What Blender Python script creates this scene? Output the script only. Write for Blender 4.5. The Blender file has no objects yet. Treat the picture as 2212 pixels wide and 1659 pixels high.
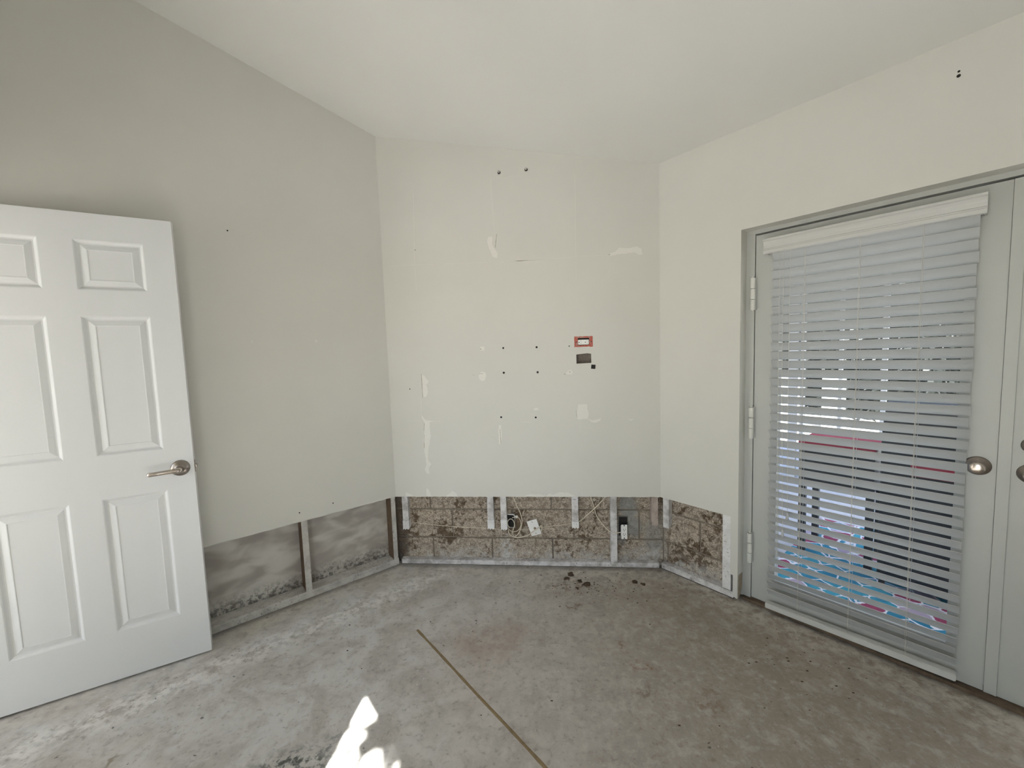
import bpy, bmesh, math, random
from mathutils import Vector, Matrix, noise
from mathutils.geometry import tessellate_polygon

random.seed(7)
SC = bpy.context.scene
COL = SC.collection
S = math.sqrt(0.5)

# ------------------------------------------------------------------ camera, sky, sun, exposure
cam_d = bpy.data.cameras.new('camera')
cam = bpy.data.objects.new('camera', cam_d)
COL.objects.link(cam)
cr, cu, cf = Vector((0.99470, 0.09472, -0.03310)), Vector((0.02538, 0.08106, 0.99639)), Vector((-0.09703, 0.99220, -0.07833))
cr = cf.cross(cu).normalized(); cu = cr.cross(cf).normalized(); cf.normalize()
cam.matrix_world = Matrix((( cr.x, cu.x, -cf.x, 0.0), (cr.y, cu.y, -cf.y, 0.0), (cr.z, cu.z, -cf.z, 1.4714), (0, 0, 0, 1)))
cam_d.sensor_width = 36.0
cam_d.lens = 872.05 / 2212 * 36.0
cam_d.clip_start = 0.02
SC.camera = cam

SUN_EL = math.radians(47)
world = bpy.data.worlds.new('world')
SC.world = world
world.use_nodes = True
wn = world.node_tree
wn.nodes.clear()
sky = wn.nodes.new('ShaderNodeTexSky')
sky.sky_type = 'NISHITA'
sky.sun_disc = False
sky.sun_elevation = SUN_EL
sky.sun_rotation = math.radians(180)
sky.air_density = 1.0
sky.dust_density = 1.0
bg = wn.nodes.new('ShaderNodeBackground')
bg.inputs['Strength'].default_value = 0.37
wo = wn.nodes.new('ShaderNodeOutputWorld')
wn.links.new(sky.outputs[0], bg.inputs[0])
wn.links.new(bg.outputs[0], wo.inputs[0])

sun_d = bpy.data.lights.new('sun', 'SUN')
sun_d.energy = 31.0
sun_d.angle = 0.0093
sun_d.color = (1.0, 0.97, 0.92)
sun = bpy.data.objects.new('sun', sun_d)
COL.objects.link(sun)
SUN_DIR = Vector((0, math.cos(SUN_EL), -math.sin(SUN_EL)))        # the way the light travels
sun.rotation_euler = SUN_DIR.to_track_quat('-Z', 'Y').to_euler()
sun.location = (0, -12, 14)

SC.view_settings.view_transform = 'Standard'
SC.view_settings.look = 'None'
SC.view_settings.gamma = 1.0
SC.view_settings.use_curve_mapping = False
SC.view_settings.exposure = 0.82
try:
    SC.cycles.max_bounces = 16
    SC.cycles.diffuse_bounces = 10
    SC.cycles.transparent_max_bounces = 16
    SC.cycles.sample_clamp_indirect = 6.0
    SC.cycles.use_denoising = True
except Exception:
    pass

# ------------------------------------------------------------------ room frames
XA, D, W = -1.1009, 2.655, 1.7941                                   # corner A, depth of the angled wall, its width
A = Vector((XA, D, 0)); B = Vector((XA + W, D, 0))
ZC = 0.494                                                          # height of the flood cut
ZB, SL = 2.5965, 0.2402                                             # ceiling height at the right wall, its slope
def frame(o, ux, uy):
    return Matrix(((ux, -uy, 0, o.x), (uy, ux, 0, o.y), (0, 0, 1, o.z), (0, 0, 0, 1)))
FB = frame(A, 1, 0)                 # angled wall: u from A, v into the wall
FR = frame(B, S, -S)                # right wall: u from B, v outwards
FL = frame(A, S, S)                 # left wall: u negative going away from A, v outwards
G = A + Vector((-S, -S, 0)) * 1.9
FG = frame(G, S, -S)                # rear wall: u from the left wall, v INTO the room (negative = outside)
NR = Vector((-S, -S, 0)); NL = Vector((S, -S, 0))
def zceil(p): return ZB + SL * (p - B).dot(NR)

# ------------------------------------------------------------------ node helper
class Mat:
    def __init__(s, name):
        s.m = bpy.data.materials.new(name); s.m.use_nodes = True
        s.t = s.m.node_tree; s.t.nodes.clear(); s._pos = None
        s.out = s.n('ShaderNodeOutputMaterial')
    def n(s, t, **kw):
        nd = s.t.nodes.new(t)
        for k, v in kw.items(): setattr(nd, k, v)
        return nd
    def put(s, sock, v):
        if v is None: return
        if isinstance(v, bpy.types.NodeSocket): s.t.links.new(v, sock)
        elif isinstance(v, (tuple, list)) and sock.type == 'RGBA' and len(v) == 3: sock.default_value = (*v, 1)
        else: sock.default_value = v
    def pos(s):
        if s._pos is None: s._pos = s.n('ShaderNodeNewGeometry').outputs['Position']
        return s._pos
    def obj(s): return s.n('ShaderNodeTexCoord').outputs['Object']
    def rand(s): return s.n('ShaderNodeObjectInfo').outputs['Random']
    def map(s, vec, scale=(1, 1, 1), loc=(0, 0, 0), rot=(0, 0, 0), typ='POINT'):
        nd = s.n('ShaderNodeMapping', vector_type=typ)
        s.put(nd.inputs[0], vec); nd.inputs['Location'].default_value = loc; nd.inputs['Rotation'].default_value = rot; nd.inputs['Scale'].default_value = scale
        return nd.outputs[0]
    def noise(s, scale, detail=3, rough=0.55, vec=None, dist=0.0, color=False):
        nd = s.n('ShaderNodeTexNoise')
        s.put(nd.inputs['Vector'], vec if vec is not None else s.pos())
        nd.inputs['Scale'].default_value = scale; nd.inputs['Detail'].default_value = detail
        nd.inputs['Roughness'].default_value = rough; nd.inputs['Distortion'].default_value = dist
        return nd.outputs['Color' if color else 'Fac']
    def voro(s, scale, vec=None, feature='F1', out='Distance'):
        nd = s.n('ShaderNodeTexVoronoi', feature=feature)
        s.put(nd.inputs['Vector'], vec if vec is not None else s.pos()); nd.inputs['Scale'].default_value = scale
        return nd.outputs[out]
    def math(s, op, a, b=None, c=None, clamp=False):
        nd = s.n('ShaderNodeMath', operation=op, use_clamp=clamp)
        s.put(nd.inputs[0], a); s.put(nd.inputs[1], b); s.put(nd.inputs[2], c)
        return nd.outputs[0]
    def mul(s, a, b): return s.math('MULTIPLY', a, b)
    def step(s, v, lo, hi, a=0.0, b=1.0, smooth=True):
        nd = s.n('ShaderNodeMapRange', interpolation_type='SMOOTHSTEP' if smooth else 'LINEAR')
        s.put(nd.inputs[0], v)
        for i, x in enumerate((lo, hi, a, b)): nd.inputs[i + 1].default_value = x
        return nd.outputs[0]
    def mix(s, f, a, b, mode='MIX'):
        nd = s.n('ShaderNodeMix', data_type='RGBA', blend_type=mode)
        s.put(nd.inputs[0], f); s.put(nd.inputs[6], a); s.put(nd.inputs[7], b)
        return nd.outputs[2]
    def dot(s, v, c):
        nd = s.n('ShaderNodeVectorMath', operation='DOT_PRODUCT'); s.put(nd.inputs[0], v); nd.inputs[1].default_value = c
        return nd.outputs['Value']
    def length(s, v):
        nd = s.n('ShaderNodeVectorMath', operation='LENGTH'); s.put(nd.inputs[0], v)
        return nd.outputs['Value']
    def warp(s, amt, scale, vec=None):
        c = s.noise(scale, 3, 0.6, vec, color=True)
        sub = s.n('ShaderNodeVectorMath', operation='SUBTRACT'); s.put(sub.inputs[0], c); sub.inputs[1].default_value = (.5, .5, .5)
        sc = s.n('ShaderNodeVectorMath', operation='SCALE'); s.put(sc.inputs[0], sub.outputs[0]); sc.inputs['Scale'].default_value = amt
        ad = s.n('ShaderNodeVectorMath', operation='ADD'); s.put(ad.inputs[0], vec if vec is not None else s.pos()); s.put(ad.inputs[1], sc.outputs[0])
        return ad.outputs[0]
    def blob(s, c, r, rot=0.0, vec=None, lo=1.0, hi=0.3):
        v = s.map(vec if vec is not None else s.pos(), scale=r, loc=c, rot=(0, 0, rot), typ='TEXTURE')
        return s.step(s.length(v), lo, hi)
    def bump(s, h, strength=0.2, dist=0.002):
        nd = s.n('ShaderNodeBump'); nd.inputs['Strength'].default_value = strength; nd.inputs['Distance'].default_value = dist
        s.put(nd.inputs['Height'], h)
        return nd.outputs[0]
    def bsdf(s, color, rough=0.6, metal=0.0, normal=None, spec=0.5):
        nd = s.n('ShaderNodeBsdfPrincipled')
        s.put(nd.inputs['Base Color'], color); s.put(nd.inputs['Roughness'], rough); s.put(nd.inputs['Metallic'], metal)
        s.put(nd.inputs['Normal'], normal); s.put(nd.inputs['Specular IOR Level'], spec)
        s.t.links.new(nd.outputs[0], s.out.inputs[0])
        return s.m

def simple(name, color, rough=0.5, metal=0.0, vary=0.04, scale=30.0, spec=0.5, bump=0.0):
    m = Mat(name)
    c2 = tuple(max(0, x * (1 - 2 * vary)) for x in color); c1 = tuple(min(1, x * (1 + vary)) for x in color)
    f = m.noise(scale, 4)
    return m.bsdf(m.mix(f, c2, c1), rough, metal, m.bump(f, bump) if bump else None, spec)

def mat_paint(name, color):
    m = Mat(name)
    f = m.noise(1.7, 3)
    fine = m.noise(240, 2, 0.6)
    c = m.mix(m.step(f, .3, .7), tuple(x * .97 for x in color), color)
    return m.bsdf(c, 0.62, 0, m.bump(fine, 0.12, 0.001), 0.3)

WALL_C = (0.655, 0.648, 0.608)
M_WALL = mat_paint('greige_wall_paint', WALL_C)
M_CEIL = mat_paint('pale_ceiling_paint', (0.705, 0.70, 0.68))
M_DOOR = simple('white_door_paint', (0.70, 0.715, 0.73), 0.38, vary=.01, bump=.03, scale=120)
M_FRENCH = simple('pale_grey_door_paint', (0.47, 0.48, 0.46), 0.42, vary=.012)
M_HINGE = simple('thick_hinge_paint', (0.66, 0.66, 0.62), 0.4, vary=.01)
M_BLIND = simple('off_white_blind', (0.47, 0.485, 0.49), 0.45, vary=.01)
M_VALANCE = simple('white_valance', (0.56, 0.565, 0.55), 0.45, vary=.01)
M_CORD = simple('cord_fibre', (0.62, 0.60, 0.55), 0.8)
M_NICKEL = simple('brushed_nickel', (0.64, 0.57, 0.51), 0.26, 1.0, vary=.08, scale=60)
M_DARKNICKEL = simple('dark_nickel', (0.33, 0.29, 0.26), 0.30, 1.0, vary=.1, scale=60)
M_BLACK = simple('black_hole', (0.012, 0.011, 0.01), 0.8)
M_WHITEPL = simple('white_plastic', (0.84, 0.84, 0.82), 0.35, vary=.01)
M_WIRE = simple('cream_cable', (0.72, 0.66, 0.54), 0.45)
M_SCREW = simple('dark_screw_steel', (0.10, 0.09, 0.085), 0.35, 0.9)
M_CHIP = simple('bare_plaster', (0.755, 0.745, 0.70), 0.85, vary=.03, scale=90)
M_EDGESHADE = simple('peel_edge_shadow', (0.40, 0.37, 0.31), 0.9)  # dark tone painted for the shadow line at peel edges
M_RIDGE = simple('caulk_ridge', (0.70, 0.69, 0.645), 0.6)
M_RED = Mat('orange_red_box_plastic')
_f = M_RED.noise(120, 4)
M_RED = M_RED.bsdf(M_RED.mix(M_RED.step(_f, .5, .62), (0.46, 0.095, 0.07), (0.40, 0.25, 0.21)), 0.6)
M_CAVITY = simple('dusty_cavity_back', (0.25, 0.215, 0.185), 0.9, vary=.25, scale=80)
M_DIRT = simple('dark_soil', (0.095, 0.064, 0.04), 0.95, vary=.3, scale=200)

def mat_wood(name, base, light, dark, side=(0.17, 0.11, 0.07)):
    m = Mat(name)
    p = m.pos()
    st = m.noise(14, 5, 0.65)
    sp = m.noise(75, 4, 0.7)
    c = m.mix(m.step(st, .35, .62), base, light)
    c = m.mix(m.mul(m.step(sp, .56, .70), m.step(m.noise(5, 2), .38, .62)), c, dark)
    c = m.mix(m.mul(m.step(m.noise(30, 3), .66, .76), .5), c, side)
    return m.bsdf(c, 0.85, 0, m.bump(sp, 0.4, 0.002), 0.2)
M_STUD = mat_wood('whitewashed_furring', (0.40, 0.385, 0.375), (0.70, 0.69, 0.69), (0.10, 0.09, 0.085))
M_STUDCLEAN = mat_wood('whitewashed_end', (0.68, 0.67, 0.67), (0.80, 0.80, 0.80), (0.18, 0.17, 0.16))
M_PINKWOOD = mat_wood('weathered_pink_wood', (0.36, 0.30, 0.26), (0.48, 0.41, 0.37), (0.16, 0.12, 0.10))
M_LSTUD = mat_wood('grey_stud', (0.46, 0.445, 0.42), (0.62, 0.61, 0.58), (0.17, 0.15, 0.13))

M_BROWNSIDE = simple('brown_wood_side', (0.17, 0.115, 0.075), .9, vary=.3, scale=60)
def mat_block():
    m = Mat('speckled_concrete_block')
    big = m.noise(6, 4, .6); mid = m.noise(34, 5, .72, dist=.6); fine = m.noise(130, 3, .6)
    c = m.mix(m.step(fine, .35, .65), (0.235, 0.19, 0.145), (0.62, 0.545, 0.455))
    pit = m.step(m.math('ADD', m.mul(mid, .5), m.mul(fine, .5)), .525, .585)
    c = m.mix(m.mul(pit, .75), c, (0.115, 0.075, 0.042))
    rust = m.mul(m.step(m.math('ADD', m.mul(big, .6), m.mul(mid, .4)), .525, .60), .85)
    c = m.mix(rust, c, (0.105, 0.068, 0.038))
    # pale salt bloom rising from the plate, grey mortar smears round the low outlet and in the corner
    z = m.dot(m.pos(), (0, 0, 1))
    salt = m.mul(m.step(z, .16, .03), m.step(m.noise(18, 4, .7), .40, .62))
    c = m.mix(m.mul(salt, .75), c, (0.56, 0.55, 0.53))
    wp = m.warp(.10, 12)
    def sm(u, zz, ru, rz, lo=1.0, hi=.5): return m.blob((XA + u, D + .05, zz), (ru, .2, rz), vec=wp, lo=lo, hi=hi)
    grey = m.math('MAXIMUM', m.math('MAXIMUM', sm(1.60, .40, .085, .13), sm(1.64, .27, .07, .10)), sm(1.55, .20, .05, .06))
    grey = m.math('MAXIMUM', grey, m.mul(sm(1.76, .19, .10, .22, 1.0, .2), .8))
    c = m.mix(m.mul(grey, .9), c, m.mix(m.noise(25, 3), (0.20, 0.20, 0.185), (0.40, 0.40, 0.385)))
    wh = m.math('MAXIMUM', m.mul(sm(.76, .10, .07, .14, 1.0, .2), .75), m.mul(sm(1.72, .08, .16, .09, 1.0, .2), .7))
    c = m.mix(m.mul(wh, m.step(m.noise(40, 4), .35, .6)), c, (0.60, 0.60, 0.59))
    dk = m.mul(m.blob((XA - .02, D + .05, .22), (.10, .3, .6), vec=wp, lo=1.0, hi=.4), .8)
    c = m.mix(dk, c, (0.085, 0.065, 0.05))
    return m.bsdf(c, 0.95, 0, m.bump(m.mul(pit, -1.0), 0.7, 0.004), 0.15)
M_BLOCK = mat_block()
M_MORTAR = simple('grey_brown_mortar', (0.24, 0.205, 0.165), 0.95, vary=.25, scale=60)

def mat_gypsum():
    m = Mat('smeared_grey_gypsum')
    st = m.noise(4.5, 2, .45, vec=m.map(m.obj(), scale=(1.3, 1, 2.6), rot=(0, .35, 0)), dist=.35)
    c = m.mix(m.step(st, .34, .66), (0.40, 0.37, 0.34), (0.62, 0.605, 0.565))
    z = m.dot(m.pos(), (0, 0, 1))
    lowdark = m.mul(m.step(z, .16, .05), m.step(m.noise(45, 4, .7), .42, .6))  # dark mottling, stronger towards the bottom
    c = m.mix(m.mul(lowdark, .85), c, (0.10, 0.088, 0.075))
    return m.bsdf(c, 0.85, 0, None, .2)
M_GYP = mat_gypsum()

def mat_floor():
    m = Mat('stripped_concrete_floor')
    p = m.pos()
    big = m.noise(1.1, 4, .6, dist=.8); mid = m.noise(5.5, 5, .62, dist=.7); fine = m.noise(40, 5, .65); vf = m.noise(260, 2)
    x = m.dot(p, (1, 0, 0)); 
    side = m.step(m.math('ADD', x, m.mul(m.math('SUBTRACT', mid, .5), 1.3)), -.9, 1.1)
    base = m.mix(side, (0.575, 0.57, 0.555), (0.295, 0.25, 0.20))
    c = m.mix(m.step(mid, .36, .62), m.mix(.42, base, (0.22, 0.18, 0.14)), base)
    c = m.mix(m.mul(m.step(big, .48, .66), .35), c, (0.42, 0.345, 0.29))
    c = m.mix(m.mul(m.step(m.noise(13, 5, .7, dist=.4), .46, .66), .30), c, (0.60, 0.575, 0.535))
    c = m.mix(m.mul(m.step(m.noise(10, 5, .7, vec=m.map(p, loc=(7, 3, 1))), .50, .66), .27), c, (0.20, 0.165, 0.135))
    c = m.mix(m.mul(m.step(fine, .52, .72), .30), c, (0.60, 0.58, 0.54))
    c = m.mix(m.mul(m.step(fine, .47, .30), .45), c, (0.16, 0.13, 0.105))
    c = m.mix(m.mul(m.step(vf, .4, .7), .10), c, (0.5, 0.48, 0.45))
    # pale dusty band where the skirting and tack strip were, along the three walls
    dl_ = m.dot(p, tuple(NL)); dl_ = m.math('SUBTRACT', dl_, A.dot(NL))
    dr_ = m.math('SUBTRACT', m.dot(p, tuple(NR)), B.dot(NR))
    db_ = m.math('SUBTRACT', D, m.dot(p, (0, 1, 0)))
    wob = m.mul(m.math('SUBTRACT', m.noise(7, 4, .6), .5), .16)
    near = m.math('MINIMUM', m.math('MINIMUM', dl_, m.math('ADD', dr_, .06)), db_)
    band = m.step(m.math('ADD', near, wob), .30, .06)
    strk = m.step(m.noise(16, 5, .72, dist=.3), .38, .62)
    c = m.mix(m.mul(m.mul(band, strk), .62), c, (0.66, 0.63, 0.57))
    lstreak = m.mul(m.step(m.math('ABSOLUTE', m.math('SUBTRACT', m.math('ADD', dl_, wob), .30)), .13, .0), m.step(m.noise(20, 5, .7), .42, .6))
    c = m.mix(m.mul(lstreak, .75), c, (0.76, 0.745, 0.72))
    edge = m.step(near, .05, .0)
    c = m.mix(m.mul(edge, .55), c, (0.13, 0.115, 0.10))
    # glue nail spots in a row close to the walls
    sp = m.step(m.voro(6.5, m.map(p, scale=(1, 1, .01))), .085, .06)
    c = m.mix(m.mul(m.mul(sp, m.step(near, .22, .17)), .6), c, (0.16, 0.12, 0.09))
    # white paint flecks and dark specks
    fl = m.mul(m.step(m.voro(23, m.warp(.02, 60)), .11, .07), m.step(m.noise(2.2, 2), .55, .66))
    c = m.mix(m.mul(fl, .8), c, (0.72, 0.71, 0.68))
    ds = m.mul(m.step(m.voro(15, m.warp(.03, 40, m.map(p, loc=(3.3, 1.7, 0)))), .10, .06), m.step(m.noise(1.6, 2, vec=m.map(p, loc=(5, 2, 0))), .48, .62))
    c = m.mix(m.mul(ds, .75), c, (0.07, 0.055, 0.045))
    # single stains: black smear, rusty glue marks, grey drips
    wp = m.warp(.16, 9)
    def st(cx, cy, rx, ry, rot, col, amt, sc=30, lo=.45, hi=.6):
        nonlocal c
        b = m.mul(m.blob((cx, cy, 0), (rx, ry, 1), rot, wp, 1.0, .2), m.step(m.noise(sc, 4, .7), lo, hi))
        c = m.mix(m.mul(b, amt), c, col)
    st(-.96, 1.275, .22, .10, .15, (0.08, 0.085, 0.075), .95)
    st(-.88, 1.37, .12, .05, .3, (0.14, 0.14, 0.13), .7)
    st(.39, 1.80, .08, .055, .2, (0.22, 0.115, 0.065), .9)
    st(.31, 1.95, .035, .07, 0, (0.20, 0.12, 0.075), .8)
    st(.62, 1.63, .11, .11, .5, (0.20, 0.125, 0.075), .6)
    st(.36, 1.67, .06, .045, 0, (0.17, 0.13, 0.10), .7)
    st(.10, 2.26, .05, .06, 0, (0.13, 0.09, 0.05), .8)
    st(-.35, 1.95, .4, .3, 0, (0.30, 0.225, 0.185), .45, 6, .35, .6)
    st(-1.66, 1.235, .014, .06, -.5, (0.24, 0.19, 0.13), .75, 20, .3, .5)
    st(.10, 2.45, .35, .12, 0, (0.14, 0.095, 0.055), .55, 26)
    h = m.math('ADD', m.mul(mid, .6), m.mul(fine, .4))
    return m.bsdf(c, m.step(mid, .3, .7, .62, .82), 0, m.bump(h, .22, .004), .3)
M_FLOOR = mat_floor()
M_JOINT = simple('ochre_joint_filler', (0.245, 0.18, 0.095), 0.9, vary=.25, scale=50)
M_THRESH = simple('dirty_brown_threshold', (0.15, 0.105, 0.07), 0.85, vary=.35, scale=40)
M_RAWJAMB = simple('stained_raw_plaster', (0.42, 0.35, 0.26), 0.9, vary=.3, scale=45)

def mat_glass():
    m = Mat('window_glass')
    lw = m.n('ShaderNodeLayerWeight'); lw.inputs[0].default_value = .5
    fr = m.math('ADD', m.mul(m.math('POWER', lw.outputs['Facing'], 5.0), .55), .022)
    tr = m.n('ShaderNodeBsdfTransparent'); tr.inputs[0].default_value = (.95, .965, .97, 1)
    gl = m.n('ShaderNodeBsdfGlossy'); gl.inputs['Roughness'].default_value = 0.0
    mx = m.n('ShaderNodeMixShader')
    m.t.links.new(fr, mx.inputs[0]); m.t.links.new(tr.outputs[0], mx.inputs[1]); m.t.links.new(gl.outputs[0], mx.inputs[2])
    m.t.links.new(mx.outputs[0], m.out.inputs[0])
    return m.m
M_GLASS = mat_glass()

# ------------------------------------------------------------------ mesh helpers
def link(name, mesh, mat, parent=None, mw=None, smooth=False):
    o = bpy.data.objects.new(name, mesh)
    COL.objects.link(o)
    if mat is not None and not mesh.materials: mesh.materials.append(mat)
    if smooth:
        for p in mesh.polygons: p.use_smooth = True
    if parent: o.parent = parent
    if mw is not None: o.matrix_local = mw
    return o
def fin(name, bm, mat, parent=None, mw=None, smooth=False, bevel=0.0, recalc=True):
    if bevel:
        bmesh.ops.bevel(bm, geom=list(bm.edges), offset=bevel, segments=2, profile=.7, affect='EDGES')
    if recalc: bmesh.ops.recalc_face_normals(bm, faces=bm.faces)
    me = bpy.data.meshes.new(name); bm.to_mesh(me); bm.free()
    return link(name, me, mat, parent, mw, smooth)
def box(bm, u0, u1, v0, v1, z0, z1, m=None):
    vs = [bm.verts.new(Vector(c) if m is None else m @ Vector(c)) for c in
          ((u0, v0, z0), (u1, v0, z0), (u1, v1, z0), (u0, v1, z0), (u0, v0, z1), (u1, v0, z1), (u1, v1, z1), (u0, v1, z1))]
    for f in ((0, 3, 2, 1), (4, 5, 6, 7), (0, 1, 5, 4), (1, 2, 6, 5), (2, 3, 7, 6), (3, 0, 4, 7)):
        bm.faces.new([vs[i] for i in f])
def bx(name, mat, parent, u0, u1, v0, v1, z0, z1, bevel=0.0, mw=None):
    bm = bmesh.new(); box(bm, u0, u1, v0, v1, z0, z1)
    return fin(name, bm, mat, parent, mw, bevel=bevel)
def prism(bm, outline, v0, v1, holes=()):
    """outline and holes in (u, z); extruded between depths v0 and v1"""
    loops = [outline, *holes]
    flat = [p for l in loops for p in l]
    tris = tessellate_polygon([[Vector((p[0], p[1], 0)) for p in l] for l in loops])
    fr = [bm.verts.new((p[0], v0, p[1])) for p in flat]
    bk = [bm.verts.new((p[0], v1, p[1])) for p in flat]
    for t in tris:
        try: bm.faces.new([fr[i] for i in t]); bm.faces.new([bk[i] for i in reversed(t)])
        except ValueError: pass
    k = 0
    for l in loops:
        n = len(l)
        for i in range(n):
            a, b = k + i, k + (i + 1) % n
            bm.faces.new((fr[a], fr[b], bk[b], bk[a]))
        k += n
def slab(name, outline, v0, v1, mat, parent=None, holes=(), mw=None):
    bm = bmesh.new(); prism(bm, outline, v0, v1, holes)
    return fin(name, bm, mat, parent, mw)
def cyl(bm, c, axis, r0, r1, h, n=20, caps=True):
    ax = Vector(axis).normalized(); t = ax.orthogonal().normalized(); b = ax.cross(t); c = Vector(c)
    ring = lambda o, r: [bm.verts.new(o + t * (r * math.cos(2 * math.pi * i / n)) + b * (r * math.sin(2 * math.pi * i / n))) for i in range(n)]
    a, e = ring(c, r0), ring(c + ax * h, r1)
    for i in range(n): bm.faces.new((a[i], a[(i + 1) % n], e[(i + 1) % n], e[i]))
    if caps: bm.faces.new(list(reversed(a))); bm.faces.new(e)
def lathe(bm, c, axis, prof, n=28):
    """prof: list of (radius, height along axis)"""
    ax = Vector(axis).normalized(); t = ax.orthogonal().normalized(); b = ax.cross(t); c = Vector(c)
    rings = []
    for r, h in prof:
        rings.append([bm.verts.new(c + ax * h + t * (r * math.cos(2 * math.pi * i / n)) + b * (r * math.sin(2 * math.pi * i / n))) for i in range(n)])
    for a, e in zip(rings, rings[1:]):
        for i in range(n): bm.faces.new((a[i], a[(i + 1) % n], e[(i + 1) % n], e[i]))
    bm.faces.new(list(reversed(rings[0]))); bm.faces.new(rings[-1])
def smooth_path(pts, k=6):
    P = [Vector(p) for p in pts]
    if len(P) < 3: return P
    P = [P[0] * 2 - P[1]] + P + [P[-1] * 2 - P[-2]]
    out = []
    for i in range(1, len(P) - 2):
        for j in range(k):
            t = j / k; a, b, c, d = P[i - 1:i + 3]
            out.append(.5 * ((2 * b) + (c - a) * t + (2 * a - 5 * b + 4 * c - d) * t * t + (3 * b - a - 3 * c + d) * t ** 3))
    out.append(P[-2])
    return out
def tube(bm, pts, r, n=8, k=6):
    P = smooth_path(pts, k)
    prev = None; t = (P[1] - P[0]).normalized(); nrm = t.orthogonal().normalized()
    for i, p in enumerate(P):
        t = (P[min(i + 1, len(P) - 1)] - P[max(i - 1, 0)]).normalized()
        nrm = (nrm - t * nrm.dot(t)).normalized(); b = t.cross(nrm)
        ring = [bm.verts.new(p + nrm * (r * math.cos(2 * math.pi * j / n)) + b * (r * math.sin(2 * math.pi * j / n))) for j in range(n)]
        if prev:
            for j in range(n): bm.faces.new((prev[j], prev[(j + 1) % n], ring[(j + 1) % n], ring[j]))
        else: bm.faces.new(list(reversed(ring)))
        prev = ring
    bm.faces.new(prev)
def empty(name, mw, label=None, cat=None, group=None, kind=None):
    o = bpy.data.objects.new(name, None); COL.objects.link(o); o.matrix_world = mw; o.empty_display_size = .1
    return tag(o, label, cat, group, kind)
def tag(o, label=None, cat=None, group=None, kind=None):
    for k, v in (('label', label), ('category', cat), ('group', group), ('kind', kind)):
        if v: o[k] = v
    return o
def at(F, u, v, z): return F @ Matrix.Translation((u, v, z))

# ------------------------------------------------------------------ floor and ceiling
E_ = B + Vector((S, -S, 0)) * 3.13
F_ = G + Vector((S, -S, 0)) * 4.4
bm = bmesh.new()
fl = [A, G, F_, E_, B]
cen = sum(fl, Vector()) / 5
ring = [p + (p - cen).normalized() * .12 for p in fl]
top = [bm.verts.new((p.x, p.y, 0)) for p in ring]; bot = [bm.verts.new((p.x, p.y, -.15)) for p in ring]
bm.faces.new(top); bm.faces.new(list(reversed(bot)))
for i in range(5): bm.faces.new((top[i], top[(i + 1) % 5], bot[(i + 1) % 5], bot[i]))
floor = tag(fin('floor', bm, M_FLOOR), 'stripped bare concrete floor with stains and a saw cut joint', 'floor', kind='structure')
# saw-cut joint, filled with ochre caulk, slightly ragged
bm = bmesh.new()
p0, p1 = Vector((-.752, 2.000, 0)), Vector((1.25, .05, 0)); dj = (p1 - p0).normalized(); nj = Vector((-dj.y, dj.x, 0))
prev = None
N = 110
for i in range(N + 1):
    c = p0 + (p1 - p0) * (i / N)
    w = .0065 + .0022 * noise.noise(Vector((i * .31, 0, 0))); o = nj * (.003 * noise.noise(Vector((i * .07, 3, 0))))
    row = [bm.verts.new(c + o - nj * w + Vector((0, 0, .0002))), bm.verts.new(c + o + Vector((0, 0, .0012))), bm.verts.new(c + o + nj * w + Vector((0, 0, .0002)))]
    if prev:
        for j in range(2): bm.faces.new((prev[j], row[j], row[j + 1], prev[j + 1]))
    prev = row
fin('control_joint', bm, M_JOINT, floor, recalc=False)['label'] = 'ochre filled saw cut joint'

bm = bmesh.new()
cp = [p + (p - cen).normalized() * .35 for p in fl]
lo = [bm.verts.new((p.x, p.y, zceil(p))) for p in cp]; hi = [bm.verts.new((p.x, p.y, zceil(p) + .14)) for p in cp]
bm.faces.new(lo); bm.faces.new(list(reversed(hi)))
for i in range(5): bm.faces.new((lo[i], lo[(i + 1) % 5], hi[(i + 1) % 5], hi[i]))
tag(fin('ceiling', bm, M_CEIL), 'pale sloping ceiling without a light', 'ceiling', kind='structure')

# ------------------------------------------------------------------ angled back wall
rng = random.Random(3)
def ragged(u0, u1, z, n, amp):
    return [(u0 + (u1 - u0) * i / n, z + (rng.uniform(-amp, amp) if 0 < i < n else 0)) for i in range(n + 1)]
zb_ = lambda u: ZB + SL * (W - u) * S
GYP = .0127
outl = ragged(0, W, ZC, 70, .0016) + [(W, zb_(W) + .03), (0, zb_(0) + .03)]
hole2 = [(1.267, 1.383), (1.363, 1.386), (1.362, 1.445), (1.336, 1.449), (1.267, 1.443)]
hole1 = [(1.276, 1.502), (1.353, 1.502), (1.353, 1.548), (1.276, 1.548)]
bm = bmesh.new(); prism(bm, outl, 0, GYP, (hole1, hole2))
wall_back = fin('wall_back', bm, M_WALL); wall_back.matrix_world = FB
tag(wall_back, 'angled greige corner wall cut open along its base over concrete block', 'wall', kind='structure')
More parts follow.
